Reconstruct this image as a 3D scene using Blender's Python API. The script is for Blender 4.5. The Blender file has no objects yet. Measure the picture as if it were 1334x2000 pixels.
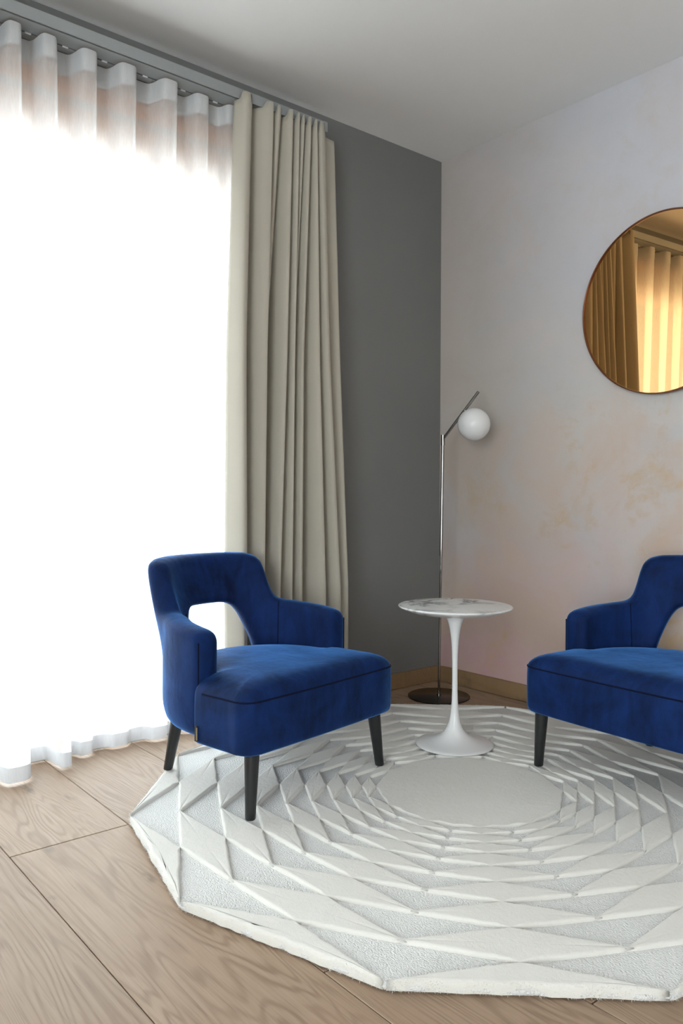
import bpy, bmesh, math, random
import numpy as np
from mathutils import Vector, Matrix

random.seed(7)
rng = np.random.default_rng(7)
sc = bpy.context.scene
COL = sc.collection
R = math.radians

# ------------------------------------------------------------------ camera
F_PX, YAW, ROLL, HORIZON = 1539.5, 50.49, 0.2846, 969.26
cd = bpy.data.cameras.new('camera')
cam = bpy.data.objects.new('camera', cd)
COL.objects.link(cam)
cd.sensor_fit = 'VERTICAL'
cd.sensor_height = 36.0
cd.sensor_width = 24.0
cd.lens = 36.0 * F_PX / 2000.0
cd.shift_y = -(1000.0 - HORIZON) / 2000.0
cd.clip_start = 0.05
cam.matrix_world = (Matrix.Translation((2.7724, -2.9342, 0.93)) @ Matrix.Rotation(R(YAW), 4, 'Z')
                    @ Matrix.Rotation(R(90), 4, 'X') @ Matrix.Rotation(R(ROLL), 4, 'Z'))
sc.camera = cam

# ------------------------------------------------------------------ light and exposure
sc.view_settings.view_transform = 'Standard'
sc.view_settings.look = 'None'
sc.view_settings.exposure = 0.0
sc.view_settings.gamma = 1.0
sc.view_settings.use_curve_mapping = False
SKY = 14.0
w = bpy.data.worlds.new('sky')
sc.world = w
w.use_nodes = True
bg = w.node_tree.nodes['Background']
bg.inputs['Color'].default_value = (0.90, 0.95, 1.0, 1)
bg.inputs['Strength'].default_value = SKY


def portal(name, loc, rot, sx, sy):
    ld = bpy.data.lights.new(name, 'AREA')
    ld.shape = 'RECTANGLE'
    ld.size, ld.size_y = sx, sy
    ld.cycles.is_portal = True
    o = bpy.data.objects.new(name, ld)
    COL.objects.link(o)
    o.location = loc
    o.rotation_euler = rot
    return o


WIN_Y0, WIN_Y1, WIN_TOP = -4.35, -1.02, 2.35           # the tall window in the left wall
ROOM_X, ROOM_Y, ROOM_H = 5.4, -5.6, 2.63
portal('window_portal', (-0.42, (WIN_Y0 + WIN_Y1) / 2, WIN_TOP / 2), (0, R(-90), 0), WIN_TOP, WIN_Y1 - WIN_Y0)
W2X0, W2X1, W2Z0, W2Z1 = 3.0, 5.2, 0.2, 2.40              # unseen fill window added behind the camera to brighten the room
portal('fill_window_portal', ((W2X0 + W2X1) / 2, ROOM_Y - 0.22, (W2Z0 + W2Z1) / 2), (R(90), 0, 0), W2X1 - W2X0, W2Z1 - W2Z0)


# ------------------------------------------------------------------ helpers
def link(name, me, mat=None, parent=None):
    o = bpy.data.objects.new(name, me)
    COL.objects.link(o)
    if mat is not None:
        me.materials.append(mat)
    if parent is not None:
        o.parent = parent
    return o


def mesh(name, verts, faces, smooth=True):
    me = bpy.data.meshes.new(name)
    me.from_pydata([tuple(map(float, v)) for v in verts], [], [tuple(map(int, f)) for f in faces])
    me.update()
    if smooth:
        me.polygons.foreach_set('use_smooth', [True] * len(me.polygons))
    return me


def from_bm(name, bm, smooth=False):
    bmesh.ops.recalc_face_normals(bm, faces=bm.faces)
    me = bpy.data.meshes.new(name)
    bm.to_mesh(me)
    bm.free()
    if smooth:
        me.polygons.foreach_set('use_smooth', [True] * len(me.polygons))
    return me


def box_bm(bm, lo, hi):
    x0, y0, z0 = lo
    x1, y1, z1 = hi
    v = [bm.verts.new(p) for p in ((x0, y0, z0), (x1, y0, z0), (x1, y1, z0), (x0, y1, z0), (x0, y0, z1), (x1, y0, z1), (x1, y1, z1), (x0, y1, z1))]
    for f in ((0, 3, 2, 1), (4, 5, 6, 7), (0, 1, 5, 4), (1, 2, 6, 5), (2, 3, 7, 6), (3, 0, 4, 7)):
        bm.faces.new([v[i] for i in f])


def box_mesh(name, boxes, bevel=0.0, seg=2):
    bm = bmesh.new()
    for lo, hi in boxes:
        box_bm(bm, lo, hi)
    if bevel:
        bmesh.ops.bevel(bm, geom=list(bm.edges), offset=bevel, segments=seg, affect='EDGES', profile=0.5)
    return from_bm(name, bm)


def lathe(name, prof, n=64, close=True):
    vs, fs = [], []
    k = len(prof)
    for i in range(n):
        a = 2 * math.pi * i / n
        for r, z in prof:
            vs.append((r * math.cos(a), r * math.sin(a), z))
    for i in range(n):
        j = (i + 1) % n
        for m in range(k - 1):
            fs.append((i * k + m, j * k + m, j * k + m + 1, i * k + m + 1))
    if close:
        fs.append([i * k for i in range(n)][::-1])
        fs.append([i * k + k - 1 for i in range(n)])
    me = mesh(name, vs, fs)
    bm = bmesh.new()
    bm.from_mesh(me)
    bmesh.ops.remove_doubles(bm, verts=bm.verts, dist=1e-6)
    bmesh.ops.recalc_face_normals(bm, faces=bm.faces)
    bm.to_mesh(me)
    bm.free()
    me.polygons.foreach_set('use_smooth', [True] * len(me.polygons))
    me.set_sharp_from_angle(angle=R(50))
    return me


def tube(name, pts, rad, n=10, closed=False):
    pts = [Vector(p) for p in pts]
    rads = rad if isinstance(rad, (list, tuple)) else [rad] * len(pts)
    vs, fs = [], []
    m = len(pts)
    prev = None
    for i, p in enumerate(pts):
        if closed:
            t = pts[(i + 1) % m] - pts[i - 1]
        else:
            t = pts[min(i + 1, m - 1)] - pts[max(i - 1, 0)]
        t.normalize()
        if prev is None:
            a = t.orthogonal().normalized()
        else:
            a = (prev - t * prev.dot(t)).normalized()
        prev = a
        b = t.cross(a)
        for k in range(n):
            an = 2 * math.pi * k / n
            vs.append(p + (a * math.cos(an) + b * math.sin(an)) * rads[i])
    for i in range(m if closed else m - 1):
        j = (i + 1) % m
        for k in range(n):
            l = (k + 1) % n
            fs.append((i * n + k, i * n + l, j * n + l, j * n + k))
    if not closed:
        fs.append(list(range(n))[::-1])
        fs.append([(m - 1) * n + k for k in range(n)])
    me = mesh(name, vs, fs)
    me.set_sharp_from_angle(angle=R(50))
    return me


def tag(o, label=None, cat=None, group=None, kind=None):
    if label:
        o['label'] = label
    if cat:
        o['category'] = cat
    if group:
        o['group'] = group
    if kind:
        o['kind'] = kind
    return o


def empty(name, loc=(0, 0, 0), rz=0.0):
    o = bpy.data.objects.new(name, None)
    COL.objects.link(o)
    o.location = loc
    o.rotation_euler = (0, 0, rz)
    o.empty_display_size = 0.1
    return o


# ------------------------------------------------------------------ materials
class N:
    def __init__(self, name):
        self.m = bpy.data.materials.new(name)
        self.m.use_nodes = True
        self.t = self.m.node_tree
        self.b = self.t.nodes['Principled BSDF']
        self.out = self.t.nodes['Material Output']

    def node(self, kind, **kw):
        n = self.t.nodes.new(kind)
        for k, v in kw.items():
            if k in n.inputs.keys():
                if hasattr(v, 'is_linked') or isinstance(v, bpy.types.NodeSocket):
                    self.t.links.new(v, n.inputs[k])
                else:
                    n.inputs[k].default_value = v
            else:
                setattr(n, k, v)
        return n

    def ln(self, a, b):
        self.t.links.new(a, b)

    def set(self, **kw):
        for k, v in kw.items():
            k = k.replace('_', ' ')
            if isinstance(v, bpy.types.NodeSocket):
                self.ln(v, self.b.inputs[k])
            else:
                self.b.inputs[k].default_value = v

    def coord(self, kind='Object', scale=(1, 1, 1), rot=(0, 0, 0), loc=None):
        tc = self.node('ShaderNodeTexCoord')
        mp = self.node('ShaderNodeMapping')
        mp.inputs['Scale'].default_value = scale
        mp.inputs['Rotation'].default_value = rot
        if loc is not None:
            mp.inputs['Location'].default_value = loc
        self.ln(tc.outputs[kind], mp.inputs['Vector'])
        return mp.outputs['Vector']

    def noise(self, vec, scale=5.0, detail=4.0, rough=0.55, dist=0.0):
        n = self.node('ShaderNodeTexNoise')
        self.ln(vec, n.inputs['Vector'])
        n.inputs['Scale'].default_value = scale
        n.inputs['Detail'].default_value = detail
        n.inputs['Roughness'].default_value = rough
        n.inputs['Distortion'].default_value = dist
        return n.outputs['Fac']

    def ramp(self, fac, stops):
        r = self.node('ShaderNodeValToRGB')
        self.ln(fac, r.inputs['Fac'])
        el = r.color_ramp.elements
        while len(el) < len(stops):
            el.new(0.5)
        for e, (p, c) in zip(el, stops):
            e.position = p
            e.color = (c, c, c, 1) if isinstance(c, (int, float)) else (*c, 1)
        return r.outputs['Color']

    def mix(self, fac, a, b, blend='MIX'):
        n = self.node('ShaderNodeMix', data_type='RGBA', blend_type=blend)
        for s, v in ((n.inputs[0], fac), (n.inputs[6], a), (n.inputs[7], b)):
            if isinstance(v, bpy.types.NodeSocket):
                self.ln(v, s)
            elif isinstance(v, (int, float)):
                s.default_value = v
            else:
                s.default_value = (*v, 1) if len(v) == 3 else v
        return n.outputs[2]

    def math(self, op, a, b=0.0, c=None):
        n = self.node('ShaderNodeMath', operation=op)
        for s, v in zip(n.inputs, (a, b, c)):
            if v is None:
                continue
            if isinstance(v, bpy.types.NodeSocket):
                self.ln(v, s)
            else:
                s.default_value = v
        return n.outputs[0]

    def bump(self, h, strength=0.3, dist=0.01):
        n = self.node('ShaderNodeBump')
        n.inputs['Strength'].default_value = strength
        n.inputs['Distance'].default_value = dist
        self.ln(h, n.inputs['Height'])
        self.ln(n.outputs['Normal'], self.b.inputs['Normal'])


def plain(name, col, rough=0.5, metal=0.0, noise=0.06, scale=30.0, bump=0.0, **kw):
    m = N(name)
    v = m.coord('Object')
    f = m.noise(v, scale, 3)
    m.set(Base_Color=m.mix(f, tuple(c * (1 - noise) for c in col), tuple(min(1, c * (1 + noise)) for c in col)), Roughness=rough, Metallic=metal, **kw)
    if bump:
        m.bump(f, bump, 0.002)
    return m.m


def mat_wall_grey():
    m = N('grey_wall_paint')
    v = m.coord('Object')
    f = m.noise(v, 3.0, 3)
    m.set(Base_Color=m.mix(f, (0.172, 0.171, 0.167), (0.188, 0.187, 0.183)), Roughness=0.75)
    m.bump(m.noise(v, 260.0, 2), 0.08, 0.002)
    return m.m


def mat_mural():
    m = N('watercolour_wallpaper')
    v = m.coord('Object')
    sep = m.node('ShaderNodeSeparateXYZ')
    m.ln(v, sep.inputs[0])
    big = m.noise(v, 1.4, 5, 0.6, 0.4)
    mid = m.noise(m.coord('Object', loc=(3.1, 0, 1.7)), 2.6, 6, 0.62, 0.6)
    spot = m.noise(m.coord('Object', loc=(7.7, 0, 4.2)), 2.4, 8, 0.68, 0.5)
    fine = m.noise(m.coord('Object', scale=(1, 1, 1.0), rot=(0, R(35), 0)), 14.0, 6, 0.7, 0.6)
    # height driven blend: lavender grey above, peach in the middle, rose near the floor
    h = m.math('ADD', sep.outputs['Z'], m.math('MULTIPLY', m.math('SUBTRACT', big, 0.5), 1.5))
    h = m.math('SUBTRACT', h, m.math('MULTIPLY', sep.outputs['X'], -0.25))
    base = m.ramp(m.math('DIVIDE', h, 2.8), [(0.0, (0.64, 0.36, 0.38)), (0.16, (0.64, 0.44, 0.435)), (0.32, (0.63, 0.525, 0.485)), (0.52, (0.61, 0.585, 0.565)), (0.82, (0.585, 0.58, 0.62))])
    peach = m.ramp(mid, [(0.44, 0.0), (0.62, 1.0)])
    low = m.ramp(m.math('DIVIDE', sep.outputs['Z'], 2.6), [(0.08, 0.6), (0.25, 1.0), (0.42, 0.7), (0.62, 0.18)])
    c = m.mix(m.math('MULTIPLY', peach, low), base, (0.62, 0.46, 0.355))
    och = m.math('MULTIPLY', m.ramp(m.math('ADD', m.math('MULTIPLY', spot, 0.75), m.math('MULTIPLY', fine, 0.25)), [(0.53, 0.0), (0.63, 1.0)]), low)
    c = m.mix(och, c, (0.60, 0.395, 0.18))
    corner_shade = m.ramp(m.math('ADD', sep.outputs['X'], m.math('MULTIPLY', m.math('SUBTRACT', mid, 0.5), 0.9)), [(0.0, 0.75), (0.9, 0.0)])
    corner_shade = m.math('MULTIPLY', corner_shade, m.ramp(sep.outputs['Z'], [(0.25, 0.25), (0.8, 1.0)]))
    c = m.mix(corner_shade, c, (0.45, 0.38, 0.32))  # shade and warm bounce near the corner, painted into the wallpaper colour
    pale = m.ramp(m.noise(m.coord('Object', loc=(1.2, 0, 9.4)), 2.1, 6, 0.65, 0.7), [(0.5, 0.0), (0.75, 0.6)])
    c = m.mix(pale, c, (0.518, 0.525, 0.560))
    c = m.mix(m.math('MULTIPLY', fine, 0.2), c, (0.420, 0.402, 0.406))
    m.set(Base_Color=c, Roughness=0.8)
    m.bump(m.noise(v, 150.0, 3), 0.12, 0.002)
    return m.m


def mat_oak(name, lo, hi, dark):
    m = N(name)
    tc = m.node('ShaderNodeTexCoord')
    oi = m.node('ShaderNodeObjectInfo')
    off = m.node('ShaderNodeCombineXYZ')
    m.ln(m.math('MULTIPLY', oi.outputs['Random'], 37.0), off.inputs[0])
    m.ln(m.math('MULTIPLY', oi.outputs['Random'], 91.0), off.inputs[1])
    add = m.node('ShaderNodeVectorMath', operation='ADD')
    m.ln(tc.outputs['Object'], add.inputs[0])
    m.ln(off.outputs[0], add.inputs[1])

    def sc_(s):
        mp = m.node('ShaderNodeMapping')
        mp.inputs['Scale'].default_value = s
        m.ln(add.outputs[0], mp.inputs['Vector'])
        return mp.outputs['Vector']
    n1 = m.noise(sc_((0.34, 3.4, 1)), 1.5, 3, 0.5, 0.35)
    rings = m.math('SINE', m.math('MULTIPLY', n1, 210.0))
    rings = m.math('MULTIPLY_ADD', rings, 0.5, 0.5)
    fine = m.noise(sc_((3.0, 120.0, 1)), 1.0, 4, 0.6, 0.1)
    pores = m.ramp(m.noise(sc_((9.0, 260.0, 1)), 1.0, 2, 0.5), [(0.56, 0.0), (0.7, 1.0)])
    blot = m.noise(sc_((1.0, 2.4, 1)), 2.2, 4, 0.6, 0.4)
    c = m.mix(blot, lo, hi)
    c = m.mix(m.math('MULTIPLY', m.ramp(rings, [(0.0, 0.0), (0.5, 0.12), (1.0, 0.8)]), m.ramp(blot, [(0.35, 0.12), (0.68, 0.75)])), c, dark)
    c = m.mix(m.math('MULTIPLY', fine, 0.5), c, dark)
    c = m.mix(m.math('MULTIPLY', pores, 0.25), c, tuple(x * 0.7 for x in dark))
    vo = m.node('ShaderNodeTexVoronoi')
    m.ln(sc_((1.6, 3.4, 1)), vo.inputs['Vector'])
    vo.inputs['Scale'].default_value = 1.7
    kn = m.ramp(vo.outputs['Distance'], [(0.025, 1.0), (0.12, 0.0)])
    kk = m.math('MULTIPLY', kn, m.ramp(m.noise(sc_((2, 5, 1)), 9.0, 3), [(0.38, 0.0), (0.58, 0.95)]))
    c = m.mix(kk, c, (0.10, 0.075, 0.055))
    tint = m.mix(oi.outputs['Random'], (0.93, 0.92, 0.91), (1.04, 1.03, 1.02))
    c = m.mix(1.0, c, tint, 'MULTIPLY')
    m.set(Base_Color=c, Roughness=m.math('MULTIPLY_ADD', fine, 0.18, 0.45), Specular_IOR_Level=0.3)
    m.bump(m.math('ADD', m.math('MULTIPLY', fine, 0.6), m.math('MULTIPLY', pores, -0.5)), 0.12, 0.002)
    return m.m


def mat_velvet():
    m = N('blue_velvet')
    v = m.coord('Object')
    nap = m.noise(v, 5.0, 5, 0.6, 0.8)
    brush = m.noise(m.coord('Object', scale=(9, 9, 2.2)), 2.4, 5, 0.65, 0.6)
    f = m.ramp(m.math('ADD', m.math('MULTIPLY', nap, 0.6), m.math('MULTIPLY', brush, 0.4)), [(0.34, 0.0), (0.66, 1.0)])
    m.set(Base_Color=m.mix(f, (0.002, 0.007, 0.030), (0.0065, 0.028, 0.130)), Roughness=0.7,
          Sheen_Weight=m.math('MULTIPLY_ADD', f, 0.4, 0.6), Sheen_Roughness=0.31, Sheen_Tint=(0.13, 0.40, 1.0, 1), Specular_IOR_Level=0.12)
    h = m.math('ADD', m.math('MULTIPLY', m.noise(v, 9.0, 4, 0.55, 0.5), 1.0), m.math('MULTIPLY', m.noise(v, 900.0, 2), 0.06))
    m.bump(h, 0.30, 0.012)
    return m.m


def mat_wool(name, loop):
    m = N(name)
    v = m.coord('Object')
    big = m.noise(v, 7.0, 4, 0.6, 0.3)
    fine = m.noise(v, 420.0 if not loop else 300.0, 3, 0.6)
    c = m.mix(big, (0.82, 0.815, 0.80), (0.87, 0.865, 0.855)) if loop else m.mix(big, (0.765, 0.74, 0.685), (0.83, 0.81, 0.765))
    c = m.mix(m.math('MULTIPLY', fine, 0.25), c, (0.72, 0.70, 0.66))
    if loop:
        vo = m.node('ShaderNodeTexVoronoi')
        m.ln(m.coord('Object', scale=(1, 1.5, 1), rot=(0, 0, R(40))), vo.inputs['Vector'])
        vo.inputs['Scale'].default_value = 190.0
        d = vo.outputs['Distance']
        c = m.mix(m.math('MULTIPLY', m.ramp(d, [(0.35, 0.0), (0.8, 1.0)]), 0.30), c, (0.66, 0.65, 0.63))
        m.bump(m.math('ADD', m.math('MULTIPLY', d, -1.0), m.math('MULTIPLY', fine, 0.5)), 0.8, 0.004)
    else:
        h = m.math('ADD', m.math('MULTIPLY', fine, 0.5), m.math('MULTIPLY', m.noise(v, 60.0, 4, 0.65), 1.0))
        m.bump(h, 0.4, 0.005)
    m.set(Base_Color=c, Roughness=0.95, Sheen_Weight=0.25, Sheen_Roughness=0.5, Specular_IOR_Level=0.1)
    return m.m


def mat_sheer(name, transp, col=(0.93, 0.94, 0.95), through=0.52):
    m = N(name)
    v = m.coord('Object')
    weave = m.noise(m.coord('Object', scale=(200, 200, 30)), 1.0, 3, 0.6)
    wv = m.math('MULTIPLY_ADD', weave, 0.16, transp - 0.08)
    d = m.node('ShaderNodeBsdfDiffuse')
    d.inputs['Color'].default_value = (*col, 1)
    tl = m.node('ShaderNodeBsdfTranslucent')
    tl.inputs['Color'].default_value = (*col, 1)
    tp = m.node('ShaderNodeBsdfTransparent')
    mx = m.node('ShaderNodeMixShader')
    mx.inputs[0].default_value = through
    m.ln(d.outputs[0], mx.inputs[1])
    m.ln(tl.outputs[0], mx.inputs[2])
    m2 = m.node('ShaderNodeMixShader')
    m.ln(wv, m2.inputs[0])
    m.ln(mx.outputs[0], m2.inputs[1])
    m.ln(tp.outputs[0], m2.inputs[2])
    m.ln(m2.outputs[0], m.out.inputs['Surface'])
    m.t.nodes.remove(m.b)
    return m.m


def mat_marble():
    m = N('white_marble')
    v = m.coord('Object', scale=(1, 1.0, 1), rot=(0, 0, R(25)))
    n1 = m.noise(v, 4.2, 6, 0.55, 1.6)
    vein = m.ramp(m.math('ABSOLUTE', m.math('SUBTRACT', n1, 0.5)), [(0.0, 1.0), (0.012, 0.75), (0.05, 0.0)])
    gate = m.ramp(m.noise(m.coord('Object', loc=(2, 5, 0)), 5.5, 3, 0.5), [(0.42, 0.0), (0.58, 1.0)])
    n2 = m.noise(v, 9.0, 5, 0.6, 1.2)
    thin = m.ramp(m.math('ABSOLUTE', m.math('SUBTRACT', n2, 0.48)), [(0.0, 0.35), (0.012, 0.0)])
    c = m.mix(m.noise(v, 3.0, 4), (0.80, 0.80, 0.785), (0.88, 0.88, 0.875))
    c = m.mix(m.math('MULTIPLY', vein, gate), c, (0.16, 0.175, 0.17))
    c = m.mix(thin, c, (0.45, 0.46, 0.45))
    m.set(Base_Color=c, Roughness=0.22)
    return m.m


M = dict(
    grey=mat_wall_grey(), mural=mat_mural(),
    ceiling=plain('white_ceiling_paint', (0.86, 0.86, 0.86), 0.85, 0, 0.01, 4.0),
    white=plain('white_wall_paint', (0.83, 0.825, 0.81), 0.8, 0, 0.015, 4.0),
    oak=mat_oak('pale_oak_floorboard', (0.38, 0.262, 0.175), (0.49, 0.372, 0.275), (0.17, 0.10, 0.06)),
    skirt=mat_oak('oak_baseboard', (0.30, 0.19, 0.10), (0.36, 0.235, 0.13), (0.20, 0.12, 0.06)),
    gap=plain('dark_floor_joint', (0.05, 0.035, 0.025), 0.9),
    velvet=mat_velvet(),
    seam=plain('blue_velvet_piping', (0.004, 0.008, 0.026), 0.8, 0, 0.1, 80.0, Specular_IOR_Level=0.1),
    black=plain('black_stained_wood', (0.012, 0.013, 0.014), 0.38, 0, 0.2, 40.0),
    label_cloth=plain('black_label_cloth', (0.02, 0.02, 0.02), 0.7),
    gold=plain('label_edge_thread', (0.35, 0.27, 0.12), 0.5),
    pile=mat_wool('cut_wool_pile', False), loop=mat_wool('looped_wool', True),
    sheer=mat_sheer('white_sheer_voile', 0.35), sheer2=mat_sheer('folded_voile_hem', 0.05, (0.80, 0.82, 0.85), 0.10), tape=mat_sheer('stiff_heading_tape', 0.07, (0.64, 0.65, 0.66), 0.06),
    drape=None, marble=mat_marble(),
    lacquer=plain('white_lacquer', (0.80, 0.80, 0.80), 0.18, 0, 0.01, 5.0),
    chrome=plain('polished_chrome', (0.34, 0.335, 0.33), 0.05, 1.0, 0.02, 10.0),
    bronze=plain('dark_bronze_disc', (0.10, 0.088, 0.075), 0.22, 0.9, 0.05, 20.0),
    opal=plain('opal_glass', (0.80, 0.80, 0.80), 0.25, 0, 0.005, 5.0, Subsurface_Weight=0.3, Subsurface_Radius=(0.05, 0.05, 0.05)),
    alu=plain('grey_aluminium', (0.34, 0.36, 0.365), 0.42, 0.35, 0.03, 60.0),
    slot=plain('dark_track_slot', (0.015, 0.015, 0.015), 0.8),
    mirror=plain('bronze_mirror_glass', (0.92, 0.54, 0.23), 0.01, 1.0, 0.004, 2.0),
    copper=plain('dark_copper_rim', (0.23, 0.10, 0.06), 0.3, 1.0, 0.05, 20.0),
    timber=plain('larch_window_timber', (0.52, 0.21, 0.065), 0.6, 0, 0.15, 12.0),
    glider=plain('white_plastic', (0.75, 0.75, 0.74), 0.4),
    stone=plain('pale_terrace_stone', (0.46, 0.455, 0.44), 0.9, 0, 0.06, 6.0),
    beam=plain('honey_timber_beam', (0.72, 0.55, 0.30), 0.7, 0, 0.08, 9.0),
    soffit=plain('pale_soffit_boards', (0.78, 0.77, 0.72), 0.8, 0, 0.05, 6.0),
)


def mat_drape():
    m = N('beige_drape_cloth')
    v = m.coord('Object')
    f = m.noise(v, 3.0, 4)
    t = m.noise(m.coord('Object', scale=(1, 1, 0.25)), 700.0, 2)
    m.set(Base_Color=m.mix(m.math('ADD', m.math('MULTIPLY', f, 0.6), m.math('MULTIPLY', t, 0.4)), (0.41, 0.375, 0.31), (0.50, 0.465, 0.395)), Roughness=0.9, Sheen_Weight=0.15, Specular_IOR_Level=0.15)
    m.bump(t, 0.1, 0.002)
    return m.m


M['drape'] = mat_drape()


def glass_mat():
    m = N('clear_window_glass')
    g = m.node('ShaderNodeBsdfGlass', Roughness=0.0, IOR=1.02)
    g.inputs['Color'].default_value = (0.97, 0.99, 0.98, 1)
    tp = m.node('ShaderNodeBsdfTransparent')
    tp.inputs['Color'].default_value = (0.95, 0.97, 0.96, 1)
    gl = m.node('ShaderNodeBsdfGlossy', Roughness=0.02)
    mx = m.node('ShaderNodeMixShader')
    fr = m.node('ShaderNodeFresnel', IOR=1.25)
    m.ln(fr.outputs[0], mx.inputs[0])
    m.ln(tp.outputs[0], mx.inputs[1])
    m.ln(gl.outputs[0], mx.inputs[2])
    m.ln(mx.outputs[0], m.out.inputs['Surface'])
    m.t.nodes.remove(g)
    m.t.nodes.remove(m.b)
    return m.m


M['glass'] = glass_mat()


# ------------------------------------------------------------------ room shell
def structure(name, me, mat, parent=None):
    o = link(name, me, mat, parent)
    if parent is None:
        o['kind'] = 'structure'
    return o


T = 0.22
# left wall with the tall window opening
structure('wall_left', box_mesh('wall_left', [((-T, WIN_Y1, -0.05), (0, 0.2, ROOM_H)), ((-T, WIN_Y0, WIN_TOP), (0, WIN_Y1, ROOM_H)), ((-T, ROOM_Y - 0.2, -0.05), (0, WIN_Y0, ROOM_H))]), M['grey'])
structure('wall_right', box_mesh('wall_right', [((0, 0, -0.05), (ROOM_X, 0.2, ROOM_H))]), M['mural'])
structure('wall_back', box_mesh('wall_back', [((0, ROOM_Y - 0.2, -0.05), (W2X0, ROOM_Y, ROOM_H)), ((W2X1, ROOM_Y - 0.2, -0.05), (ROOM_X, ROOM_Y, ROOM_H)), ((W2X0, ROOM_Y - 0.2, -0.05), (W2X1, ROOM_Y, W2Z0)), ((W2X0, ROOM_Y - 0.2, W2Z1), (W2X1, ROOM_Y, ROOM_H))]), M['white'])
structure('wall_far', box_mesh('wall_far', [((ROOM_X, ROOM_Y - 0.2, -0.05), (ROOM_X + 0.2, 0.2, ROOM_H))]), M['white'])
structure('ceiling', box_mesh('ceiling', [((-T, ROOM_Y - 0.2, ROOM_H), (ROOM_X + 0.2, 0.2, ROOM_H + 0.15))]), M['ceiling'])

# floor of wide oak boards, each board its own piece
floor = structure('floor', box_mesh('floor', [((-0.02, ROOM_Y, -0.06), (ROOM_X, 0, -0.016))]), M['gap'])
PW = 0.3235
edges = [-1.654 + PW * k for k in range(6, -14, -1)]
known = {-1.654: 1.565, -1.9775: 0.674}
for k, yt in enumerate(edges):
    yb = yt - PW
    yt2, yb2 = min(yt, 0.0), max(yb, ROOM_Y)
    if yt2 - yb2 < 0.01:
        continue
    e = next((v for q, v in known.items() if abs(q - yt) < 0.02), None)
    if e is None:
        e = [-0.6, 0.9, 1.9, 0.3, 1.3][k % 5] + 0.11 * k % 0.4
    xs = [-0.02]
    x = e - 2.4 * 2
    while x < ROOM_X - 0.1:
        if x > 0.15:
            xs.append(x)
        x += 2.4
    xs.append(ROOM_X)
    for a, b in zip(xs[:-1], xs[1:]):
        g = 0.0011
        ge = 0.0016
        cx, cy = (a + b) / 2, (yt2 + yb2) / 2
        me = box_mesh('plank', [((a + ge - cx, yb2 + g - cy, -0.016), (b - ge - cx, yt2 - g - cy, 0.0))], 0.0012, 1)
        o = link('plank', me, M['oak'], floor)
        o.location = (cx, cy, 0)

BB, BT = 0.0764, 0.014
structure('baseboard_left', box_mesh('baseboard_left', [((0, WIN_Y1 + 0.02, 0.002), (BT, -BT, BB))], 0.0015, 2), M['skirt'])
structure('baseboard_right', box_mesh('baseboard_right', [((0.0, -BT, 0.002), (ROOM_X, 0, BB))], 0.0015, 2), M['skirt'])

# window in the left wall: timber frame, three panes, threshold
win = structure('window_1', box_mesh('window_1', [((-0.19, WIN_Y0, WIN_TOP - 0.13), (-0.07, WIN_Y1, WIN_TOP)), ((-0.19, WIN_Y0, 0.0), (-0.09, WIN_Y1, 0.05)),
                                                  ((-0.19, WIN_Y0, 0.05), (-0.09, WIN_Y0 + 0.07, WIN_TOP - 0.10)), ((-0.19, WIN_Y1 - 0.07, 0.05), (-0.09, WIN_Y1, WIN_TOP - 0.10))]), M['timber'])
link('head_board', box_mesh('head_board', [((-0.004, WIN_Y0 - 0.1, WIN_TOP - 0.003), (0.014, WIN_Y1 + 0.1, WIN_TOP + 0.125))], 0.002, 1), M['timber'], win)
link('threshold', box_mesh('threshold', [((-0.09, WIN_Y0, -0.03), (-0.0225, WIN_Y1, 0.004))], 0.001, 1), M['stone'], win)
cuts = [WIN_Y0 + 0.07, WIN_Y1 - 0.07]
link('pane', box_mesh('pane', [((-0.146, cuts[0], 0.05), (-0.134, cuts[1], WIN_TOP - 0.10))]), M['glass'], win)
fill_win = structure('fill_window', box_mesh('fill_window', [((W2X0, ROOM_Y - 0.14, W2Z0), (W2X1, ROOM_Y - 0.06, W2Z0 + 0.06)), ((W2X0, ROOM_Y - 0.14, W2Z1 - 0.06), (W2X1, ROOM_Y - 0.06, W2Z1)),
                                                  ((W2X0, ROOM_Y - 0.14, W2Z0), (W2X0 + 0.06, ROOM_Y - 0.06, W2Z1)), ((W2X1 - 0.06, ROOM_Y - 0.14, W2Z0), (W2X1, ROOM_Y - 0.06, W2Z1))]), M['timber'])
link('pane', box_mesh('pane', [((W2X0 + 0.06, ROOM_Y - 0.106, W2Z0 + 0.06), (W2X1 - 0.06, ROOM_Y - 0.094, W2Z1 - 0.06))]), M['glass'], fill_win)  # added window, out of view, there only to let in fill light

# outside: terrace and roof overhang seen only as brightness through the voile
structure('ground', box_mesh('ground', [((-60, -60, -0.25), (-T, 60, -0.05))]), M['stone'])
structure('sky_block_roof', box_mesh('sky_block_roof', [((-5.1, -14, 4.2), (-T, 7, 4.4))]), M['soffit'])  # overhang raised and deepened to keep overhead sky light off the floor
structure('trim_2', box_mesh('trim_2', [((-0.44, -14, 2.41), (-T, 7, 4.2))], 0.004, 1), M['beam'])



# ------------------------------------------------------------------ rug
RUG_C, RUG_R, RUG_ROT = (1.140, -1.070), 1.015, 2.5
LOW, HIGH = 0.018, 0.0275
C30 = math.cos(R(30))
XR = C30 / math.cos(R(15))
rug = empty('rug', (RUG_C[0], RUG_C[1], 0), R(RUG_ROT))
tag(rug, 'cream twelve-sided wool rug with carved spiral rings under the armchairs', 'rug')


def pol(r, d):
    return np.array([r * math.cos(R(d)), r * math.sin(R(d))])


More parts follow.
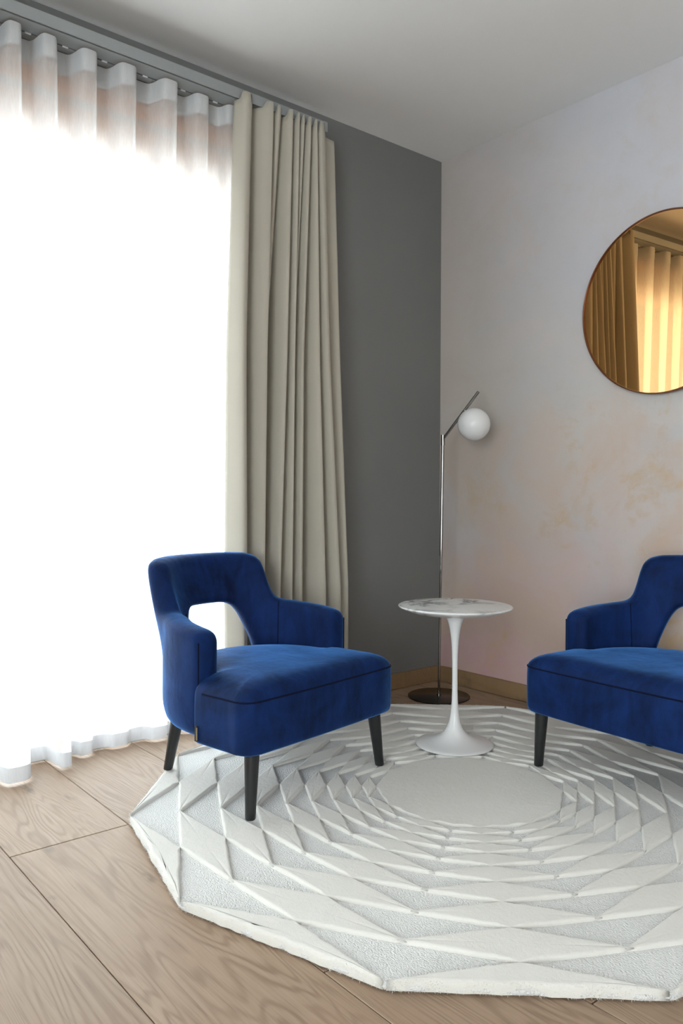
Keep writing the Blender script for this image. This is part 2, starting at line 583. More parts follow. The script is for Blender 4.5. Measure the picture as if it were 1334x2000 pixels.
def subdiv(poly, step, jit):
    out = []
    n = len(poly)
    for i in range(n):
        a, b = poly[i], poly[(i + 1) % n]
        k = max(1, int(round(np.linalg.norm(b - a) / step)))
        nrm = np.array([(b - a)[1], -(b - a)[0]])
        nrm = nrm / (np.linalg.norm(nrm) + 1e-9)
        for j in range(k):
            p = a + (b - a) * j / k
            if j:
                p = p + nrm * rng.normal(0, jit)
            out.append(p)
    return out


def inset(poly, d):
    n = len(poly)
    out = []
    for i in range(n):
        a, b, c = poly[i - 1], poly[i], poly[(i + 1) % n]
        e1, e2 = b - a, c - b
        n1 = np.array([-e1[1], e1[0]]) / (np.linalg.norm(e1) + 1e-9)
        n2 = np.array([-e2[1], e2[0]]) / (np.linalg.norm(e2) + 1e-9)
        m = n1 + n2
        m = m / (np.linalg.norm(m) + 1e-9)
        s = d / max(0.16, float(m @ n1))
        out.append(b + m * s)
    return out


def pile_piece(name, poly, z0, z1, step=0.03, rnd=0.006, jit=0.0008, base_z=None):
    """A raised, soft-edged panel of pile with a counter-clockwise outline."""
    area = 0.5 * sum(a[0] * b[1] - b[0] * a[1] for a, b in zip(poly, poly[1:] + poly[:1]))
    if area < 0:
        poly = poly[::-1]
    ring0 = subdiv(poly, step, 0.0)
    size = math.sqrt(abs(area))
    rnd = min(rnd, size * 0.05)
    h = z1 - z0
    if base_z is None:
        base_z = z0 - 0.002
    n = len(ring0)
    P = np.array(poly)
    E = np.roll(P, -1, axis=0) - P
    wid = []
    for p in ring0:                          # local half width: distance to the second nearest side
        ds = []
        for q, e in zip(P, E):
            t = min(1.0, max(0.0, float((p - q) @ e) / float(e @ e)))
            ds.append(float(np.linalg.norm(p - q - e * t)))
        wid.append(sorted(ds)[1])
    ins = inset(ring0, 1.0)
    ring0 = [p + (q - p) * rng.normal(0, jit) * min(1.0, max(0.0, w_ - 0.008) / 0.03) for p, q, w_ in zip(ring0, ins, wid)]
    ins = [p + q for p, q in zip(ring0, [b_ - a_ for a_, b_ in zip(subdiv(poly, step, 0.0), ins)])]
    dirs = [(b_ - a_) / max(1e-9, np.linalg.norm(b_ - a_)) for a_, b_ in zip(ring0, ins)]
    rings = []
    for d, f in ((0.0, None), (-0.15, 0.40), (0.15, 0.80), (0.6, 0.95), (1.0, 1.0), (1.25, 1.0)):
        ring = []
        for p, q, w_ in zip(ring0, dirs, wid):
            k_ = min(1.0, max(0.12, 0.33 * w_ / rnd))
            zz = base_z if f is None else z0 + h * f * (0.75 + 0.25 * k_)
            ring.append((p[0] + q[0] * d * rnd * k_, p[1] + q[1] * d * rnd * k_, zz))
        rings.append(ring)
    vs, fs = [], []
    for r in rings:
        vs += r
    for k in range(len(rings) - 1):
        for i in range(n):
            j = (i + 1) % n
            fs.append((k * n + i, k * n + j, (k + 1) * n + j, (k + 1) * n + i))
    c = np.mean(np.array(rings[-1]), axis=0)
    vs.append((c[0], c[1], z1))
    for i in range(n):
        fs.append(((len(rings) - 1) * n + i, (len(rings) - 1) * n + (i + 1) % n, len(vs) - 1))
    return mesh(name, vs, fs)


# woven base slab
outer = [pol(RUG_R, 30 * j) for j in range(12)]
o12 = subdiv(outer, 0.02, 0.0022)
prof = [(0.010, 0.0005), (-0.001, 0.004), (-0.004, 0.010), (-0.001, 0.0155), (0.007, LOW)]
vs, fs = [], []
n = len(o12)
for d, z in prof:
    for p in inset(o12, d):
        vs.append((p[0], p[1], z))
for k in range(len(prof) - 1):
    for i in range(n):
        j = (i + 1) % n
        fs.append((k * n + i, k * n + j, (k + 1) * n + j, (k + 1) * n + i))
fs.append([(len(prof) - 1) * n + i for i in range(n)])
fs.append(list(range(n))[::-1])
me = mesh('woven_base', vs, fs)
me.set_sharp_from_angle(angle=R(60))
link('woven_base', me, M['loop'], rug)
# raised panels: level k runs from chord to chord, alike pieces share a mesh and are only turned
LEVELS = 8
for k in range(LEVELS):
    rk = RUG_R * C30 ** k
    X0, X1 = pol(rk * XR, 15), pol(rk * C30 * XR, 15)
    Va, Vb = pol(rk * C30, 0), pol(rk * C30, 30)
    ext = 0.011 * C30 ** k
    q = [X0, Vb + (Vb - Va) / np.linalg.norm(Vb - Va) * ext, X1, Va + (Va - Vb) / np.linalg.norm(Vb - Va) * ext]
    meshes = [pile_piece('pile_panel', q, LOW, HIGH, max(0.018, 0.03 * C30 ** k)) for _ in range(3)]
    for j in range(12):
        o = link('pile_panel', meshes[j % 3], None, rug)
        if not meshes[j % 3].materials:
            meshes[j % 3].materials.append(M['pile'])
        o.rotation_euler = (0, 0, R(30 * j))
ta, tb, tx = pol(RUG_R + 0.003, 0), pol(RUG_R + 0.003, 30), pol(RUG_R * XR, 15)
tri = [ta + (tb - ta) * 0.006, tb + (ta - tb) * 0.006, tb + (tx - tb) * 0.03, tx, ta + (tx - ta) * 0.03]
for j in range(12):
    o = link('border_panel', pile_piece('border_panel', tri, LOW - 0.006, HIGH, 0.024, 0.008, 0.0016, 0.004), M['pile'], rug)
    o.rotation_euler = (0, 0, R(30 * j))
rl = RUG_R * C30 ** LEVELS
cpoly = []
for j in range(12):
    cpoly += [pol(rl * XR, 15 + 30 * j), pol(rl * C30, 30 + 30 * j)]
# short wool fibres along the bound rim
fv, ff = [], []
foot = np.array([0.409 - RUG_C[0], -1.72 - RUG_C[1]])
ca_, sa_ = math.cos(R(-RUG_ROT)), math.sin(R(-RUG_ROT))
foot = np.array([ca_ * foot[0] - sa_ * foot[1], sa_ * foot[0] + ca_ * foot[1]])
for j in range(12):
    a_, b_ = outer[j], outer[(j + 1) % 12]
    out_ = (a_ + b_) / np.linalg.norm(a_ + b_)
    along = (b_ - a_) / np.linalg.norm(b_ - a_)
    for _ in range(1500):
        p = a_ + (b_ - a_) * rng.random() + out_ * rng.uniform(-0.002, 0.004)
        if np.hypot(*(p - foot)) < 0.05:
            continue
        z = rng.uniform(0.003, HIGH - 0.002)
        up = rng.uniform(-0.25, 0.75) + (z - 0.012) * 40
        d = np.array([*(out_ + along * rng.normal(0, 0.5)), up])
        d = d / np.linalg.norm(d) * rng.uniform(0.003, 0.0075)
        q = np.array([p[0], p[1], z])
        tip = q + d
        tip[2] = max(tip[2], 0.0012)
        w_ = np.array([*along, 0]) * 0.0007
        i0 = len(fv)
        fv += [q - w_, q + w_, tip]
        ff.append((i0, i0 + 1, i0 + 2))
tag(link('pile_fringe', mesh('pile_fringe', fv, ff, False), M['pile'], rug), kind='stuff')
link('centre_panel', pile_piece('centre_panel', cpoly, LOW, HIGH, 0.03), M['pile'], rug)


# ------------------------------------------------------------------ armchairs
def smooth_poly(pts, n, sig):
    pts = np.array(pts, float)
    d = np.r_[0, np.cumsum(np.linalg.norm(np.diff(pts, axis=0), axis=1))]
    m = 1200
    t = np.linspace(0, d[-1], m)
    x, y = np.interp(t, d, pts[:, 0]), np.interp(t, d, pts[:, 1])
    k = int(sig / d[-1] * m) * 3 + 1
    ker = np.exp(-0.5 * (np.arange(-k, k + 1) / max(1e-6, sig / d[-1] * m)) ** 2)
    ker /= ker.sum()

    def sm(a):
        p = np.r_[2 * a[0] - a[k:0:-1], a, 2 * a[-1] - a[-2:-k - 2:-1]]
        return np.convolve(p, ker, 'valid')
    x, y = sm(x), sm(y)
    d = np.r_[0, np.cumsum(np.hypot(np.diff(x), np.diff(y)))]
    t = np.linspace(0, d[-1], n)
    return np.interp(t, d, x), np.interp(t, d, y)


CX, RM = -0.235, 0.292                      # the tub's centre (along the chair) and mid radius
ARM_END = CX + 0.058
S_END = RM * math.pi / 2 + 0.058


def tub_mid(s, z):
    """Point and outward normal of the tub's middle surface at arclength s from the rear centre."""
    q = RM * math.pi / 2
    t = np.clip((0.30 - z) / 0.10, 0, 1)
    lean = 0.0
    if z > 0.42:
        wgt = 0.5 * (1 + math.cos(min(1.0, max(0.0, abs(s) - 0.19) / 0.13) * math.pi))
        lean = wgt * 0.085 * (z - 0.42) / 0.30
    off = lean - 0.030 * t * t
    if abs(s) <= q:
        a = s / RM
        nx, ny = -math.cos(a), math.sin(a)
        p = np.array([CX + nx * (RM + off), ny * (RM + off)])
    else:
        sg = 1 if s > 0 else -1
        nx, ny = 0.0, sg
        p = np.array([CX + (abs(s) - q), sg * (RM + off)])
    return p, np.array([nx, ny])


def make_tub():
    top_half = [(0, .724), (.10, .724), (.155, .721), (.185, .711), (.203, .690), (.213, .660), (.224, .62), (.236, .585), (.247, .567), (.265, .558), (.32, .553), (.42, .543), (.475, .536), (.50, .528), (.511, .515), (S_END, .50)]
    hole_half = [(0, .547), (.06, .547), (.085, .543), (.105, .530), (.12, .508), (.137, .47), (.155, .425), (.168, .385), (.178, .352)]
    tx, tz = smooth_poly([(-a, b) for a, b in top_half[:0:-1]] + top_half, 700, 0.006)
    hx, hz = smooth_poly([(-a, b) for a, b in hole_half[:0:-1]] + hole_half, 400, 0.006)
    # columns: denser where the outline is steep
    allx = np.sort(np.r_[tx[::4], hx[::4]])
    xs = [allx[0]]
    for v in allx[1:]:
        if v - xs[-1] > 0.0016:
            xs.append(v)
    xs[0], xs[-1] = -S_END, S_END
    xs = np.array(xs)
    o_ = np.argsort(tx)
    top = np.interp(xs, tx[o_], tz[o_])
    o_ = np.argsort(hx)
    hb = np.interp(xs, hx[o_], hz[o_], left=.352, right=.352)
    HB = .352
    inhole = (xs > hx.min()) & (xs < hx.max())
    Z0 = 0.209
    bnd = [np.c_[tx, tz]]
    zs_ = np.linspace(Z0, .50, 80)
    bnd += [np.c_[np.full(80, -S_END), zs_], np.c_[np.full(80, S_END), zs_]]
    xb = np.linspace(-S_END, S_END, 300)
    bnd += [np.c_[xb, np.full(300, Z0)], np.c_[hx, hz]]
    bnd = np.vstack(bnd)

    def rowset(m, lo, hi):
        u = np.linspace(0, 1, m)
        return lo + (hi - lo) * (0.5 - 0.5 * np.cos(math.pi * u)) * 0.65 + (hi - lo) * u * 0.35

    ML, MU = 12, 26
    vs, fs = [], []
    idx = {}

    def vert(c, z, key, rim):
        s = xs[c]
        d = 0.0 if rim else float(np.min(np.hypot(bnd[:, 0] - s, bnd[:, 1] - z)))
        half = 0.043 if z < .53 or abs(s) > .26 else 0.043 - 0.006 * min(1, (z - .53) / .15)
        rr = 0.030
        q = min(1.0, d / rr)
        t = half * math.sqrt(max(0.0, 1 - (1 - q) ** 2.4))
        t *= 1.0
        p, nrm = tub_mid(s, z)
        puff = 1.0
        a = p + nrm * t * puff
        b = p - nrm * t * puff
        if rim:
            vs.append((p[0], p[1], z))
            idx[key] = (len(vs) - 1, len(vs) - 1)
        else:
            vs.append((a[0], a[1], z))
            vs.append((b[0], b[1], z))
            idx[key] = (len(vs) - 2, len(vs) - 1)

    nc = len(xs)
    for c in range(nc):
        endc = c in (0, nc - 1)
        zl = rowset(ML, Z0, HB)
        for r, z in enumerate(zl):
            last = r == ML - 1
            vert(c, z, ('l', c, r), endc or r == 0 or (last and inhole[c]))
        zu = rowset(MU, hb[c] if inhole[c] else HB, top[c])
        for r, z in enumerate(zu):
            if r == 0 and not inhole[c]:
                idx[('u', c, 0)] = idx[('l', c, ML - 1)]
                continue
            vert(c, z, ('u', c, r), endc or r == MU - 1 or (r == 0 and inhole[c]))
    for c in range(nc - 1):
        for kind, m in (('l', ML), ('u', MU)):
            for r in range(m - 1):
                k = [idx[(kind, c, r)], idx[(kind, c + 1, r)], idx[(kind, c + 1, r + 1)], idx[(kind, c, r + 1)]]
                for side in (0, 1):
                    f = [q[side] for q in k]
                    f = [q for i, q in enumerate(f) if q not in f[:i]]
                    if len(f) < 3:
                        continue
                    fs.append(f if side == 0 else f[::-1])
    me = mesh('tub_shell', vs, fs)
    bm = bmesh.new()
    bm.from_mesh(me)
    bmesh.ops.recalc_face_normals(bm, faces=bm.faces)
    for _ in range(2):
        bmesh.ops.smooth_vert(bm, verts=bm.verts, factor=0.3, use_axis_x=True, use_axis_y=True, use_axis_z=True)
    bm.to_mesh(me)
    bm.free()
    me.polygons.foreach_set('use_smooth', [True] * len(me.polygons))
    return me


SEAT_HW, SEAT_F, SEAT_BACK = 0.343, 0.034, -0.19


def seat_outline():
    pts = []
    r = 0.050

    def arc(cx, cy, r, a0, a1, n):
        for i in range(n + 1):
            a = R(a0 + (a1 - a0) * i / n)
            pts.append((cx + r * math.cos(a), cy + r * math.sin(a)))
    # front edge slightly bowed
    for i in range(0, 13):
        l = -SEAT_HW + r + (2 * SEAT_HW - 2 * r) * i / 12
        pts.append((SEAT_F + 0.006 * (1 - (l / SEAT_HW) ** 2), l))
    arc(SEAT_F - r, SEAT_HW - r, r, 4, 90, 8)
    for i in range(1, 7):
        pts.append((SEAT_F - r + (SEAT_BACK + 0.010 - SEAT_F + r) * i / 6, SEAT_HW))
    arc(SEAT_BACK + 0.010, SEAT_HW - 0.012, 0.012, 90, 178, 3)
    pts.append((SEAT_BACK - 0.003, SEAT_HW - 0.03))
    for i in range(0, 33):
        a = R(90 + 180 * i / 32)
        pts.append((CX + (RM - 0.004) * math.cos(a), (RM - 0.004) * math.sin(a)))
    pts.append((SEAT_BACK - 0.003, -SEAT_HW + 0.03))
    arc(SEAT_BACK + 0.010, -SEAT_HW + 0.012, 0.012, 182, 270, 3)
    for i in range(1, 7):
        pts.append((SEAT_BACK + 0.010 + (SEAT_F - r - SEAT_BACK - 0.010) * i / 6, -SEAT_HW))
    arc(SEAT_F - r, -SEAT_HW + r, r, 270, 356, 8)
    return pts


def make_seat():
    out = np.array(seat_outline())
    c0 = np.array([-0.15, 0.0])
    ZB, ZS = 0.213, 0.361
    layers = [(0.95, ZB), (0.975, ZB), (0.991, ZB + 0.005), (1.0, ZB + 0.016), (1.002, ZB + 0.05), (1.004, ZB + 0.09), (1.003, ZS - 0.03), (1.0, ZS - 0.006), (0.9975, ZS), (0.994, ZS + 0.004)]
    for s in (0.988, 0.978, 0.962, 0.94, 0.9, 0.84, 0.76, 0.66, 0.54, 0.4, 0.25, 0.1):
        layers.append((s, ZS + 0.050 * (1 - s ** 8) ** 0.72))
    vs, fs = [], []
    n = len(out)
    for s, z in layers:
        for p in out:
            q = c0 + (p - c0) * s
            vs.append((q[0], q[1], z))
    for k in range(len(layers) - 1):
        for i in range(n):
            j = (i + 1) % n
            fs.append((k * n + i, k * n + j, (k + 1) * n + j, (k + 1) * n + i))
    vs.append((c0[0], c0[1], ZS + 0.050))
    for i in range(n):
        fs.append(((len(layers) - 1) * n + i, (len(layers) - 1) * n + (i + 1) % n, len(vs) - 1))
    fs.append(list(range(n))[::-1])
    return mesh('seat', vs, fs)


def make_piping():
    out = np.array(seat_outline())
    c0 = np.array([-0.15, 0.0])
    keep = [tuple(c0 + (p - c0) * 0.9970) + (0.3612,) for p in out if p[0] > SEAT_BACK + 0.012]
    # start at the right side so the run is continuous
    k = [i for i, p in enumerate(keep) if p[1] < 0 and abs(p[1] + SEAT_HW) < 0.01]
    s = k[0]
    keep = keep[s:] + keep[:s]
    return tube('seat_piping', keep, 0.0029, 6)


def post_seam(sg):
    pts = []
    for z in np.linspace(0.385, 0.552, 14):
        p, nrm = tub_mid(sg * 0.268, z)
        q = p - nrm * 0.0428
        pts.append((q[0], q[1], z))
    return tube('post_seam', pts, 0.0017, 6)


def arm_piping(sg):
    half = 0.0425
    pts = []
    for z in np.linspace(0.216, 0.50, 16):
        p, nrm = tub_mid(sg * (S_END - 0.013), z)
        q = p + nrm * (half - 0.0065)
        pts.append((q[0] + 0.002, q[1], z))
    return tube('arm_piping', pts, 0.0024, 6)


LEGS = [((-0.005, -0.285), (0.0, -0.295)), ((-0.005, 0.265), (0.0, 0.295)), ((-0.455, -0.188), (-0.501, -0.195)), ((-0.455, 0.188), (-0.501, 0.195))]


def make_leg(a, b, zb):
    zt = 0.226
    p0, p1 = Vector((b[0], b[1], zb)), Vector((a[0], a[1], zt))
    vs, fs = [], []
    n = 20
    st = [(0.0, 0.0135), (0.012, 0.0150), (0.25, 0.0165), (0.6, 0.0195), (1.0, 0.0225)]
    for t, r in st:
        p = p0.lerp(p1, t)
        for k in range(n):
            an = 2 * math.pi * k / n
            vs.append((p.x + r * math.cos(an), p.y + r * math.sin(an), p.z))
    for i in range(len(st) - 1):
        for k in range(n):
            l = (k + 1) % n
            fs.append((i * n + k, i * n + l, (i + 1) * n + l, (i + 1) * n + k))
    fs.append(list(range(n))[::-1])
    fs.append([(len(st) - 1) * n + k for k in range(n)])
    me = mesh('leg', vs, fs)
    me.set_sharp_from_angle(angle=R(50))
    return me


tub_me, seat_me, pip_me = make_tub(), make_seat(), make_piping()
armp = [arm_piping(-1), arm_piping(1), post_seam(-1), post_seam(1)]
for m_, mt in ((tub_me, 'velvet'), (seat_me, 'velvet'), (pip_me, 'seam'), *((q_, 'seam') for q_ in armp)):
    m_.materials.append(M[mt])


def rug_height(x, y):
    p = np.array([x - RUG_C[0], y - RUG_C[1]])
    a = math.degrees(math.atan2(p[1], p[0])) - RUG_ROT
    r = float(np.hypot(*p))
    inr = max(r * math.cos(R(((a + s) % 30) - 15)) for s in (0,))
    if inr > RUG_R * math.cos(R(15)) * 1.002:
        return 0.0
    # inside: raised or low at this point
    for k in range(LEVELS):
        rk = RUG_R * C30 ** k
        b = a % 30
        # outer chords of level k: through vertices j-1 and j+1
        def chord(ang):
            return r * math.cos(R(a - ang)) - rk * C30
        na = 30 * math.floor(a / 30)
        da, db = chord(na), chord(na + 30)
        if da > 0 and db > 0:
            return HIGH
        if da > 0 or db > 0:
            return LOW
        # inside both chords of level k; raised quad if outside either 12-gon vertex line is handled by next level
    return HIGH


def make_chair(name, origin, phi, label):
    root = empty(name, (origin[0], origin[1], 0.0), R(phi))
    tag(root, label, 'armchair', 'blue velvet armchairs on the rug')
    link('tub_shell', tub_me, None, root)
    s = link('seat', seat_me, None, root)
    link('seat_piping', pip_me, None, s)
    for a in armp:
        link(a.name.split('.')[0], a, None, root)
    lb = link('fabric_label', box_mesh('fabric_label', [((ARM_END - 0.003, -0.3475, 0.222), (ARM_END + 0.007, -0.336, 0.266))], 0.0006, 1), M['label_cloth'], root)
    link('label_edge', box_mesh('label_edge', [((ARM_END + 0.0055, -0.3483, 0.226), (ARM_END + 0.0075, -0.345, 0.262))]), M['gold'], lb)
    ca, sa = math.cos(R(phi)), math.sin(R(phi))
    for a, b in LEGS:
        wx, wy = origin[0] + ca * b[0] - sa * b[1], origin[1] + sa * b[0] + ca * b[1]
        zb = max(rug_height(wx + dx, wy + dy) for dx in (-.02, 0, .02) for dy in (-.02, 0, .02)) + 0.0016
        link('leg', make_leg(a, b, zb), M['black'], root)
    return root


make_chair('armchair', (0.8675, -1.4395), 10.2, 'blue velvet armchair in front of the beige drape, seen whole')
make_chair('armchair', (1.4477, -0.7489), -92.7, 'dark blue velvet armchair under the round mirror, cut by the photo edge')


# ------------------------------------------------------------------ side table
tab = empty('side_table', (0.821, -0.785, HIGH + 0.0018))
tag(tab, 'small round side table with veined marble top on white trumpet pedestal', 'table')
link('pedestal', lathe('pedestal', [(0.132, 0.0), (0.1400, 0.0008), (0.1408, 0.003), (0.138, 0.0055), (0.128, 0.0085), (0.110, 0.0125), (0.090, 0.0175), (0.070, 0.0245), (0.053, 0.034), (0.0385, 0.047), (0.0275, 0.064), (0.0195, 0.087), (0.0145, 0.118), (0.0115, 0.155),
                                    (0.0100, 0.20), (0.0097, 0.25), (0.0102, 0.30), (0.0115, 0.34), (0.0138, 0.375), (0.0165, 0.40), (0.0205, 0.424), (0.026, 0.444), (0.0325, 0.459), (0.0405, 0.471), (0.049, 0.479), (0.052, 0.4815)], 72), M['lacquer'], tab)
link('tabletop', lathe('tabletop', [(0.0, 0.4815), (0.150, 0.4815), (0.160, 0.4825), (0.198, 0.4955), (0.2045, 0.4985), (0.2072, 0.5015), (0.2068, 0.5040), (0.2045, 0.5055), (0.2, 0.506), (0.0, 0.506)], 96, False), M['marble'], tab).rotation_euler = (0, 0, R(140))

# ------------------------------------------------------------------ floor lamp
LB = Vector((0.238, -0.252, 0.0))
lamp = empty('floor_lamp', LB)
tag(lamp, 'slim chrome floor lamp with white globe and angled arm in the corner', 'lamp')
link('base', lathe('base', [(0.0, 0.0), (0.140, 0.0), (0.1435, 0.002), (0.1435, 0.007), (0.141, 0.009), (0.0, 0.009)], 80, False), M['bronze'], lamp)
tilt = Vector((0.009, 0.009, 0))
zel = 1.213
low = link('pole', tube('pole', [(0, 0, 0.009), tuple(tilt * 0.55 + Vector((0, 0, 0.66)))], 0.0058, 16), M['chrome'], lamp)
link('upper_pole', tube('upper_pole', [tuple(tilt * 0.55 + Vector((0, 0, 0.655))), tuple(tilt + Vector((0, 0, zel)))], 0.0074, 16), M['chrome'], lamp)
link('foot_collar', lathe('foot_collar', [(0.0, 0.009), (0.0095, 0.009), (0.0095, 0.016), (0.0, 0.018)], 24, False), M['chrome'], lamp)
link('elbow_collar', tube('elbow_collar', [tuple(tilt + Vector((0, 0, zel - 0.045))), tuple(tilt + Vector((0, 0, zel + 0.004)))], 0.0095, 16), M['chrome'], lamp)
E0 = tilt + Vector((0.008, 0.001, zel - 0.008))
E1 = Vector((0.434, -0.212, 1.402)) - LB
link('arm', tube('arm', [E0, E1], 0.0066, 16), M['chrome'], lamp)
GC = Vector((0.408, -0.212, 1.2575)) - LB
GR = 0.0735
prof = [(GR * math.sin(math.pi * i / 40), -GR * math.cos(math.pi * i / 40)) for i in range(41)]
gl = link('globe', lathe('globe', prof, 64, False), M['opal'], lamp)
gl.location = GC
pm = E0.lerp(E1, 0.60)
d_ = (GC - pm).normalized()
link('globe_socket', tube('globe_socket', [tuple(pm), tuple(GC - d_ * (GR - 0.006))], 0.0085, 16), M['chrome'], lamp)

# ------------------------------------------------------------------ round mirror
MIRROR_TURN = -2.5                            # hung a touch askew
MC = (1.196, -0.0165, 1.690)
mir = empty('wall_mirror', MC, R(MIRROR_TURN))
tag(mir, 'large round bronze-tinted mirror with thin copper rim on the wallpaper', 'mirror')
MR = 0.355
g = link('mirror_glass', lathe('mirror_glass', [(0.0, 0.0), (MR - 0.004, 0.0), (MR - 0.004, 0.014), (0.0, 0.014)], 128, False), M['mirror'], mir)
g.rotation_euler = (R(90), 0, 0)
g = link('rim', lathe('rim', [(MR - 0.005, 0.0), (MR, 0.0), (MR, 0.020), (MR - 0.0012, 0.0212), (MR - 0.0038, 0.0212), (MR - 0.005, 0.020), (MR - 0.005, 0.0)], 160, False), M['copper'], mir)
g.rotation_euler = (R(90), 0, 0)

# ------------------------------------------------------------------ curtain rail
RF, RB_, RZ0, RZ1, RY1, RY0 = 0.160, 0.035, 2.469, 2.509, -0.866, -4.9
rail = empty('curtain_rail', (0, 0, RZ0))
tag(rail, 'grey aluminium double curtain rail along the window wall below the ceiling', 'curtain rail')
SL1, SL2 = 0.1525, 0.075     # drape slot, voile slot
prof = [(RB_, RZ0), (SL2 - 0.004, RZ0), (SL2 - 0.004, RZ0 + 0.018), (SL2 + 0.004, RZ0 + 0.018), (SL2 + 0.004, RZ0), (SL1 - 0.004, RZ0), (SL1 - 0.004, RZ0 + 0.018), (SL1 + 0.004, RZ0 + 0.018), (SL1 + 0.004, RZ0), (RF - 0.001, RZ0), (RF, RZ0 + 0.001), (RF, RZ1), (RB_, RZ1)]
bm = bmesh.new()
a = [bm.verts.new((x, RY0, z - RZ0)) for x, z in prof]
b = [bm.verts.new((x, RY1 - 0.022, z - RZ0)) for x, z in prof]
k = len(prof)
for i in range(k):
    bm.faces.new((a[i], a[(i + 1) % k], b[(i + 1) % k], b[i]))
bm.faces.new(a)
bm.faces.new(b[::-1])
link('rail_body', from_bm('rail_body', bm), M['alu'], rail)
link('end_cap', box_mesh('end_cap', [((RB_ - 0.001, RY1 - 0.0215, -0.001), (RF + 0.001, RY1, RZ1 - RZ0 + 0.001))], 0.001, 1), M['alu'], rail)
for s_ in (SL1, SL2):
    link('track_slot', box_mesh('track_slot', [((s_ - 0.0038, RY0 + 0.01, 0.008), (s_ + 0.0038, RY1 - 0.03, 0.017))]), M['slot'], rail)
for y in (-1.5, -2.6, -3.7):
    link('bracket', box_mesh('bracket', [((0.0, y - 0.015, RZ1 - RZ0 - 0.02), (RB_ + 0.001, y + 0.015, RZ1 - RZ0 - 0.004))]), M['alu'], rail)


# ------------------------------------------------------------------ curtains
def cloth(name, key_levels, zs, nper, mat, square=0.0, ridge=0.0):
    """key_levels: for each height a list of (x, y) alternating fold points; blended by cosine in between."""
    K = np.array(key_levels, float)            # levels, points, 2
    zk = np.array([l for l in zs])
    npt = K.shape[1]
    order = np.argsort(zk)
    rows = np.unique(np.r_[np.linspace(zk.min(), zk.max(), 44), zk.max() - 0.004])
    m = (npt - 1) * nper + 1
    vs, fs = [], []
    for z in rows:
        P = np.stack([[np.interp(z, zk[order], K[order, i, c]) for c in (0, 1)] for i in range(npt)])
        for i in range(npt - 1):
            for j in range(nper if i < npt - 2 else nper + 1):
                t = j / nper
                tt = min(1.0, max(0.0, (t - 0.5) * (1 + square) + 0.5))
                wgt = 0.5 - 0.5 * math.cos(math.pi * tt)
                if ridge:                       # broad rounded ridges, narrow deep valleys
                    wgt = t ** ridge if i % 2 else 1 - (1 - t) ** ridge
                x = P[i, 0] + (P[i + 1, 0] - P[i, 0]) * wgt
                # fuller rounded folds: ease y a little as well
                y = P[i, 1] + (P[i + 1, 1] - P[i, 1]) * (t if ridge else t + 0.10 * math.sin(2 * math.pi * t))
                vs.append((x, y, z))
    for r in range(len(rows) - 1):
        for i in range(m - 1):
            fs.append((r * m + i, r * m + i + 1, (r + 1) * m + i + 1, (r + 1) * m + i))
    return mesh(name, vs, fs)


# heavy beige drape: ridges (forward) and valleys measured at three heights
ZD_TOP = 2.500
r_top = [-1.281, -1.159, -1.125, -1.064, -1.028, -1.002, -0.970, -0.938, -0.917, -0.795]
r_mid = [-1.288, -1.176, -1.150, -1.084, -1.040, -1.026, -1.002, -0.922, -0.870, -0.763]
r_low = [-1.278, -1.183, -1.165, -1.117, -1.050, -1.036, -1.002, -0.890, -0.808, -0.729]
x_top = [0.186, 0.182, 0.180, 0.182, 0.180, 0.180, 0.182, 0.180, 0.180, 0.115]
x_mid = [0.180, 0.172, 0.110, 0.176, 0.170, 0.140, 0.172, 0.178, 0.172, 0.120]
x_low = [0.185, 0.172, 0.105, 0.180, 0.172, 0.130, 0.165, 0.182, 0.178, 0.140]
v_top = [0.122, 0.122, 0.13, 0.125, 0.135, 0.135, 0.13, 0.135, 0.13]
v_mid = [0.095, 0.088, 0.10, 0.095, 0.135, 0.105, 0.088, 0.09, 0.10]
v_low = [0.10, 0.062, 0.09, 0.095, 0.125, 0.105, 0.055, 0.08, 0.10]


def folds(rx, ry, vx, lead):
    pts = [lead]
    for i in range(len(ry)):
        pts.append((rx[i], ry[i]))
        if i < len(vx):
            f = 0.62 if i not in (0,) else 0.45
            pts.append((vx[i], ry[i] + (ry[i + 1] - ry[i]) * 0.45))
    pts.append((rx[-1] - 0.06, ry[-1] - 0.012))
    return pts


x_mid, r_mid = [x + 0.033 for x in x_mid], [y - 0.022 for y in r_mid]
x_low, r_low = [x + 0.040 for x in x_low], [y - 0.027 for y in r_low]
lv = [folds(x_top, r_top, v_top, (0.138, -1.312)), folds(x_mid, r_mid, v_mid, (0.125, -1.335)), folds(x_low, r_low, v_low, (0.12, -1.335)), folds(x_low, [y + 0.0 for y in r_low], v_low, (0.10, -1.312))]
zs = [ZD_TOP, 1.50, 0.54, 0.034]
me = cloth('drape', lv, zs, 12, M['drape'], 0.0, 2.3)
for v in me.vertices:                       # only the forward folds stand up before the rail
    lim = 2.465 + 0.027 * min(1.0, max(0.0, (v.co.x - 0.1655) / 0.010))
    v.co.z = min(v.co.z, lim)
drape = link('drape', me, M['drape'])
tag(drape, 'heavy beige floor-length drape gathered at the end of the rail', 'curtain')
sm = drape.modifiers.new('thickness', 'SOLIDIFY')
sm.thickness = 0.0022
sm.offset = 0.0

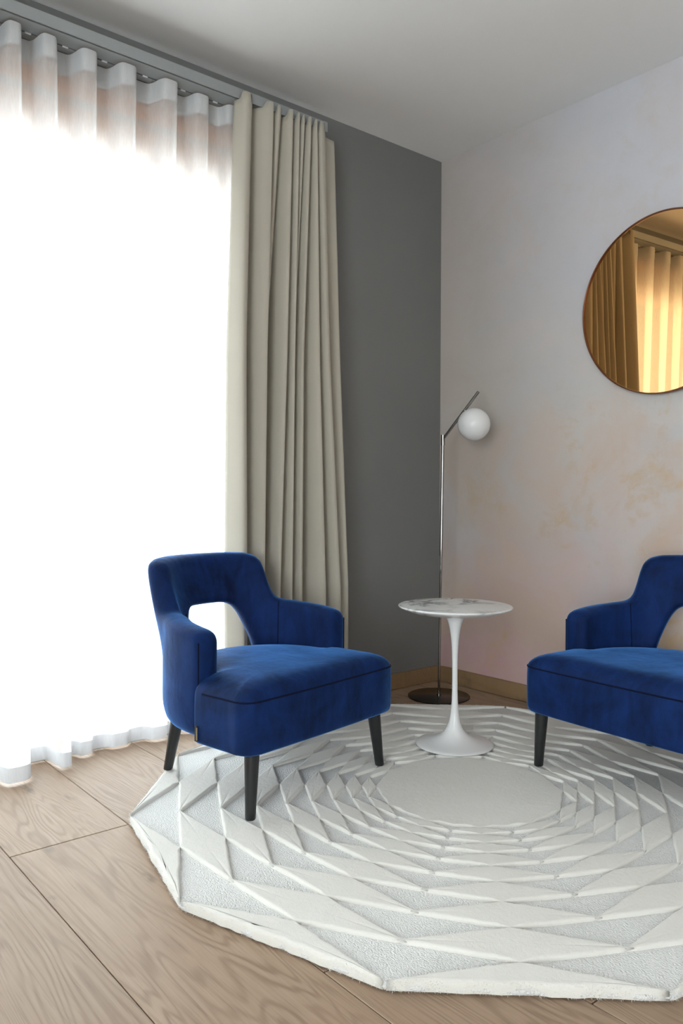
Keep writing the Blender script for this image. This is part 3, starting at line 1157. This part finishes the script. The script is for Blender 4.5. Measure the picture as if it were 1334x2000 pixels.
# white voile
top_r = [-4.30 + 0.148 * i for i in range(14)] + [-2.245, -2.130, -2.020, -1.880, -1.740, -1.570, -1.430, -1.290, -1.165]
bot_r = [-4.30 + 0.148 * i for i in range(14)] + [-2.290, -2.126, -1.943, -1.850, -1.715, -1.555, -1.420, -1.285, -1.16]
bot_x = [0.12] * 14 + [0.13, 0.160, 0.117, 0.035, 0.015, 0.030, 0.012, 0.012, 0.01]
bot_v = [0.0] * 13 + [0.0, -0.008, -0.010, -0.010, -0.012, -0.012, -0.012, -0.012, -0.012]
AMP = 0.046
tl, ml, bl = [], [], []
for i in range(len(top_r)):
    amp = AMP if i < len(top_r) - 3 else 0.028
    tl.append((SL2 + amp, top_r[i]))
    bl.append((bot_x[i], bot_r[i]))
    if i < len(top_r) - 1:
        tl.append((SL2 - amp * 0.85, top_r[i] + (top_r[i + 1] - top_r[i]) * 0.52))
        q = 0.72 if i == 15 else 0.5
        bl.append((bot_v[i], bot_r[i] + (bot_r[i + 1] - bot_r[i]) * q))
ml = [((a[0] * 0.55 + b[0] * 0.45), a[1] * 0.6 + b[1] * 0.4) for a, b in zip(tl, bl)]
ZV = RZ0 - 0.004
me = cloth('voile_panel', [tl, ml, bl], [ZV, 1.2, 0.006], 12, M['sheer'], 0.3)
voile = empty('voile_curtain', (0.075, -2.7, 0))
tag(voile, 'sheer white voile curtain with wave folds across the bright window', 'curtain')


def put(o):
    o.parent = voile
    o.location = (-0.075, 2.7, 0)
    return o


put(link('voile_panel', me, M['sheer']))
# heading band and hem: a second layer of cloth on the same folds


def band(name, z0, z1):
    src = bpy.data.meshes['voile_panel']
    f = lambda A, B, C, z: [((np.interp(z, [0.006, 1.2, ZV], [c[0], b[0], a[0]])), np.interp(z, [0.006, 1.2, ZV], [c[1], b[1], a[1]])) for a, b, c in zip(A, B, C)]
    p0, p1 = f(tl, ml, bl, z0), f(tl, ml, bl, z1)
    m2 = cloth(name, [p1, p0], [z1, z0], 12, None, 0.3)
    m2.transform(Matrix.Translation((0.0015, 0, 0)))
    return m2


put(link('heading_band', band('heading_band', ZV - 0.075, ZV), M['tape']))
put(link('hem', band('hem', 0.006, 0.055), M['sheer2']))
for i in range(len(top_r) - 1):
    y = (top_r[i] + top_r[i + 1]) / 2
    gme = bpy.data.meshes.get('glider') or box_mesh('glider', [((-0.0025, -0.010, 0.0005), (0.0025, 0.010, 0.008))], 0.001, 1)
    if not gme.materials:
        gme.materials.append(M['glider'])
    o = link('glider', gme, None, voile)
    o.location = (SL2 - 0.075, y + 2.7, RZ0 - 0.004)
